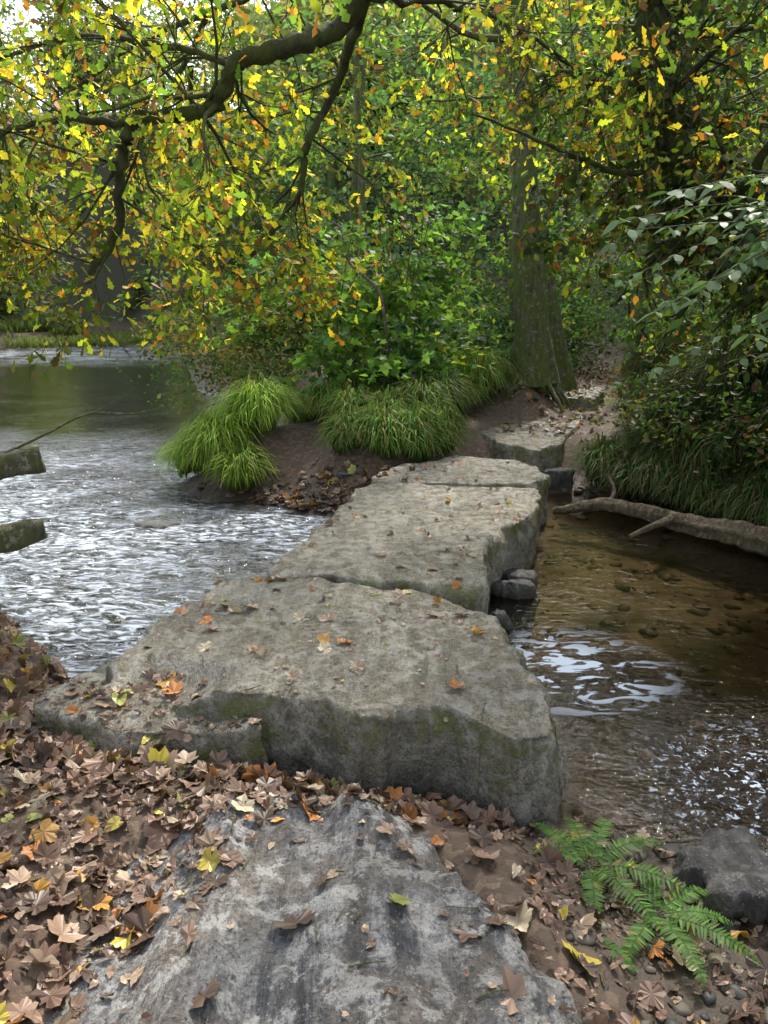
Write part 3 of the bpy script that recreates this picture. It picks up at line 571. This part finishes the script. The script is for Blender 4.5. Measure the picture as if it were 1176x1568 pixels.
for k in range(70):
    x,y=R.uniform(-1.9,1.3),R.uniform(1.3,3.2); zz,_,rk=surf(x,y); a=R.uniform(0,3.14); l=R.uniform(.04,.12 if rk else .2)
    tw.add([(x,y,zz+.008),(x+l*.5*math.cos(a),y+l*.5*math.sin(a),surf(x+l*.5*math.cos(a),y+l*.5*math.sin(a))[0]+.01),(x+l*math.cos(a),y+l*math.sin(a),surf(x+l*math.cos(a),y+l*math.sin(a))[0]+.008)],[.003,.0025,.0015],4)
tw.make('twigs',M_bark)
# ------------------------------------------------------------------ fallen leaves
dry=[(.20,.12,.08),(.28,.185,.125),(.11,.07,.045),(.38,.27,.18),(.43,.18,.05),(.54,.29,.06),(.62,.50,.08),(.52,.43,.29),(.28,.30,.07)]
dw=[.25,.23,.21,.12,.055,.035,.03,.055,.03]
def litter(name,pts,smin,smax,cols,w,tmpl,tilt=.45,lift=.03,curl=.4,zmax=9):
    Pp=[];Nn=[]
    for x,y in pts:
        zz,nr,rk=surf(x,y)
        if zz<.02 or zz>zmax or (rk and (nr.z<.6 or (x>.95 and y<2.6))): continue
        Pp.append((x,y,zz+.006+R.random()*lift*(.35 if rk else 1))); tt=tilt*(.45 if rk else 1)
        Nn.append(np.array(nr)+R.standard_normal(3)*tt)
    Pp=np.array(Pp);Nn=norm(np.array(Nn)); n=len(Pp)
    a=R.random(n)*6.283; A=np.stack([np.cos(a),np.sin(a),np.zeros(n)],-1); A=norm(A-Nn*(A*Nn).sum(1,keepdims=True))
    build_leaves(name,Pp,A,Nn,R.uniform(smin,smax,n),tmpl,pick(cols,w,n,.4),M_dry,fan=True,curl=curl,width=R.uniform(.7,1.15,n))
def pts_on(n,fn,x0,x1,y0,y1):
    out=[]
    while len(out)<n:
        x,y=R.uniform(x0,x1),R.uniform(y0,y1)
        if R.random()<fn(x,y): out.append((x,y))
    return out
def edge(x,y): return x-(-.88+.42*max(0,y-1.5))   # >0: bare bedrock
def dens(x,y):
    if x>.5 or (x>.12 and y<2.6 and x>.12+(2.4-y)*.42): return .3
    if y>2.88 and x>-1.55: return .02
    if y>2.45: return 1.0
    e=edge(x,y); return 1.0 if e<0 else max(.07,.5-e*2.2)
litter('fallen_leaves',pts_on(850,dens,-2.6,1.5,1.1,3.2),.036,.082,dry,dw,T_map,.33,.025,.45,.39)
litter('beech_leaves',pts_on(1300,lambda x,y:dens(x,y)**1.2,-2.6,1.6,1.1,3.2),.022,.052,dry,dw,T_ovb,.4,.025,.55,.39)
litter('leaf_fragments',pts_on(5500,lambda x,y:.9 if (edge(x,y)<0 or x>.45) else dens(x,y)*.7,-2.8,1.7,1.0,3.3),.010,.034,dry[:4],[.35,.2,.35,.1],T_ovb,.5,.02,.5,.39)
row=[(x,2.70-.05*x+R.normal(0,.06)) for x in R.uniform(-1.7,.35,180)]
litter('leaf_pile',row,.042,.082,dry,[.2,.22,.12,.22,.08,.04,.04,.06,.02],T_map,.55,.06,.55,.33)
sl=[p for p in pts_on(120,lambda x,y:1,-1.2,1.5,2.95,8.3) if surf(*p)[2]]
sl+= [(-.98+R.normal(0,.08),4.1+R.normal(0,.2)) for k in range(10)]+[(.5+R.normal(0,.06),4.6+.4*R.random()) for k in range(7)]+[(1.0+R.normal(0,.1),5.9+R.normal(0,.15)) for k in range(12)]+[(-1.2+R.normal(0,.1),3.1+R.normal(0,.06)) for k in range(12)]
litter('slab_leaves',sl,.03,.062,dry,[.12,.18,.08,.15,.14,.08,.10,.08,.07],T_ovb,.75,.01,.7)
litter('slab_maple_leaves',[p for p in pts_on(30,lambda x,y:1,-1.1,.6,3.0,4.4)],.04,.07,dry,[.1,.18,.05,.2,.17,.08,.10,.08,.04],T_map,.6,.01,.6)
litter('slab_debris',pts_on(600,lambda x,y:1,-1.2,1.5,2.95,8.3),.008,.024,dry,dw,T_ovb,.4,.005,.4)
litter('path_leaves',[(pathx(y)+R.normal(0,.45),y) for y in R.uniform(9.5,20,700)]+[(R.normal(-.85,.5),R.normal(7.9,.3)) for k in range(360)],.04,.08,dry,dw,T_map,.4,.02,.5)
litter('bank_leaves',[(R.uniform(-3.4,-1.6),R.uniform(3.0,6)) for k in range(1000)]+[(R.uniform(2.1,4.5),R.uniform(5.5,9)) for k in range(600)],.04,.08,dry,dw,T_map,.8,.06,.5)
# ------------------------------------------------------------------ ferns
def fern(name,bx,by,bz,specs):
    Pp=[];A=[];Nn=[];S=[]; e=empty(name); tb2=Tubes()
    for (az,ln,rise) in specs:
        a=math.radians(az); d=np.array([math.cos(a),math.sin(a),0.]); m=26
        s=np.linspace(0,1,m); pts=np.array([bx,by,bz])+d[None]*(s*ln)[:,None]+np.array([0,0,1.])*(ln*(rise*s-rise*.95*s**2.2))[:,None]
        tb2.add(pts,np.linspace(.003,.0012,m),4); sd=np.array([-d[1],d[0],0.])
        for i in range(3,m-1):
            tg=norm(pts[i+1]-pts[i]); w=ln*.25*math.sin(min(1,(s[i]+.12)*1.25)*math.pi*.5)*(1-s[i])**.7+.008
            for sg in (-1,1):
                pd=norm(sd*sg+tg*.35+np.array([0,0,-.10])+R.standard_normal(3)*.07); nn=norm(np.cross(sd,tg)); nn=nn if nn[2]>0 else -nn
                Pp.append(pts[i]);A.append(pd);Nn.append(nn+R.standard_normal(3)*.15);S.append(w*R.uniform(.85,1.1))
    n=len(Pp); S=np.array(S)
    build_leaves('fronds',np.array(Pp),np.array(A),norm(np.array(Nn)),S,T_pin,pick([(.08,.19,.03),(.12,.26,.04),(.06,.14,.03),(.22,.22,.04)],[.5,.28,.17,.05],n,.2),M_leaf,e,width=np.clip(.06/S,.9,2.3)*.85); tb2.make('stalks',M_bark,e)
fern('fern_plant',.72,2.32,.12,[(125,.28,.45),(95,.26,.6),(60,.28,.7),(20,.32,.55),(160,.22,.5),(-30,.38,.5),(-65,.36,.45),(-100,.28,.4)])
fern('fern_plant',.88,2.10,.11,[(80,.24,.6),(25,.24,.6),(-40,.32,.5),(-80,.29,.5),(-130,.26,.4),(-10,.24,.5)])
fern('fern_plant',.62,2.02,.11,[(200,.16,.5),(-100,.2,.5),(-50,.2,.5),(120,.14,.6)])
for k,(x,y) in enumerate([(1.6,13.6),(-.9,11.0),(-1.2,10.4),(3.9,12.2),(3.1,9.4),(4.4,8.0)]):
    fern('fern_plant',x,y,gz(x,y)+.15,[(j*45+R.uniform(0,30),R.uniform(.5,.75),R.uniform(.6,.9)) for j in range(7)])
# ------------------------------------------------------------------ light, sky, camera
SE,SR=48,22
w=bpy.data.worlds.new('World'); scene.world=w; w.use_nodes=True; nt=w.node_tree
sky=nt.nodes.new('ShaderNodeTexSky'); sky.sky_type='NISHITA'; sky.sun_disc=False; sky.sun_elevation=math.radians(SE); sky.sun_rotation=math.radians(SR); sky.dust_density=3; sky.air_density=1.0; sky.ozone_density=1
hs=nt.nodes.new('ShaderNodeHueSaturation'); hs.inputs['Saturation'].default_value=.44
bg=nt.nodes['Background']; bg.inputs[1].default_value=.40
nt.links.new(sky.outputs[0],hs.inputs['Color']); nt.links.new(hs.outputs[0],bg.inputs[0])
sd=bpy.data.lights.new('sun','SUN'); sd.energy=5.0; sd.angle=math.radians(3); sd.color=(1,.94,.84)
so=link(bpy.data.objects.new('sun',sd)); S=Vector((math.sin(math.radians(SR))*math.cos(math.radians(SE)),math.cos(math.radians(SR))*math.cos(math.radians(SE)),math.sin(math.radians(SE))))
so.rotation_euler=S.to_track_quat('Z','Y').to_euler(); so.location=S*30
cd=bpy.data.cameras.new('camera'); co=link(bpy.data.objects.new('camera',cd)); co.location=(0,0,2.0); co.rotation_euler=(math.radians(90-14.4),0,0)
cd.sensor_fit='VERTICAL'; cd.sensor_height=24; cd.lens=24*.755; cd.clip_end=500; cd.clip_start=.05
scene.camera=co
scene.view_settings.view_transform='Standard'; scene.view_settings.look='None'; scene.view_settings.exposure=0
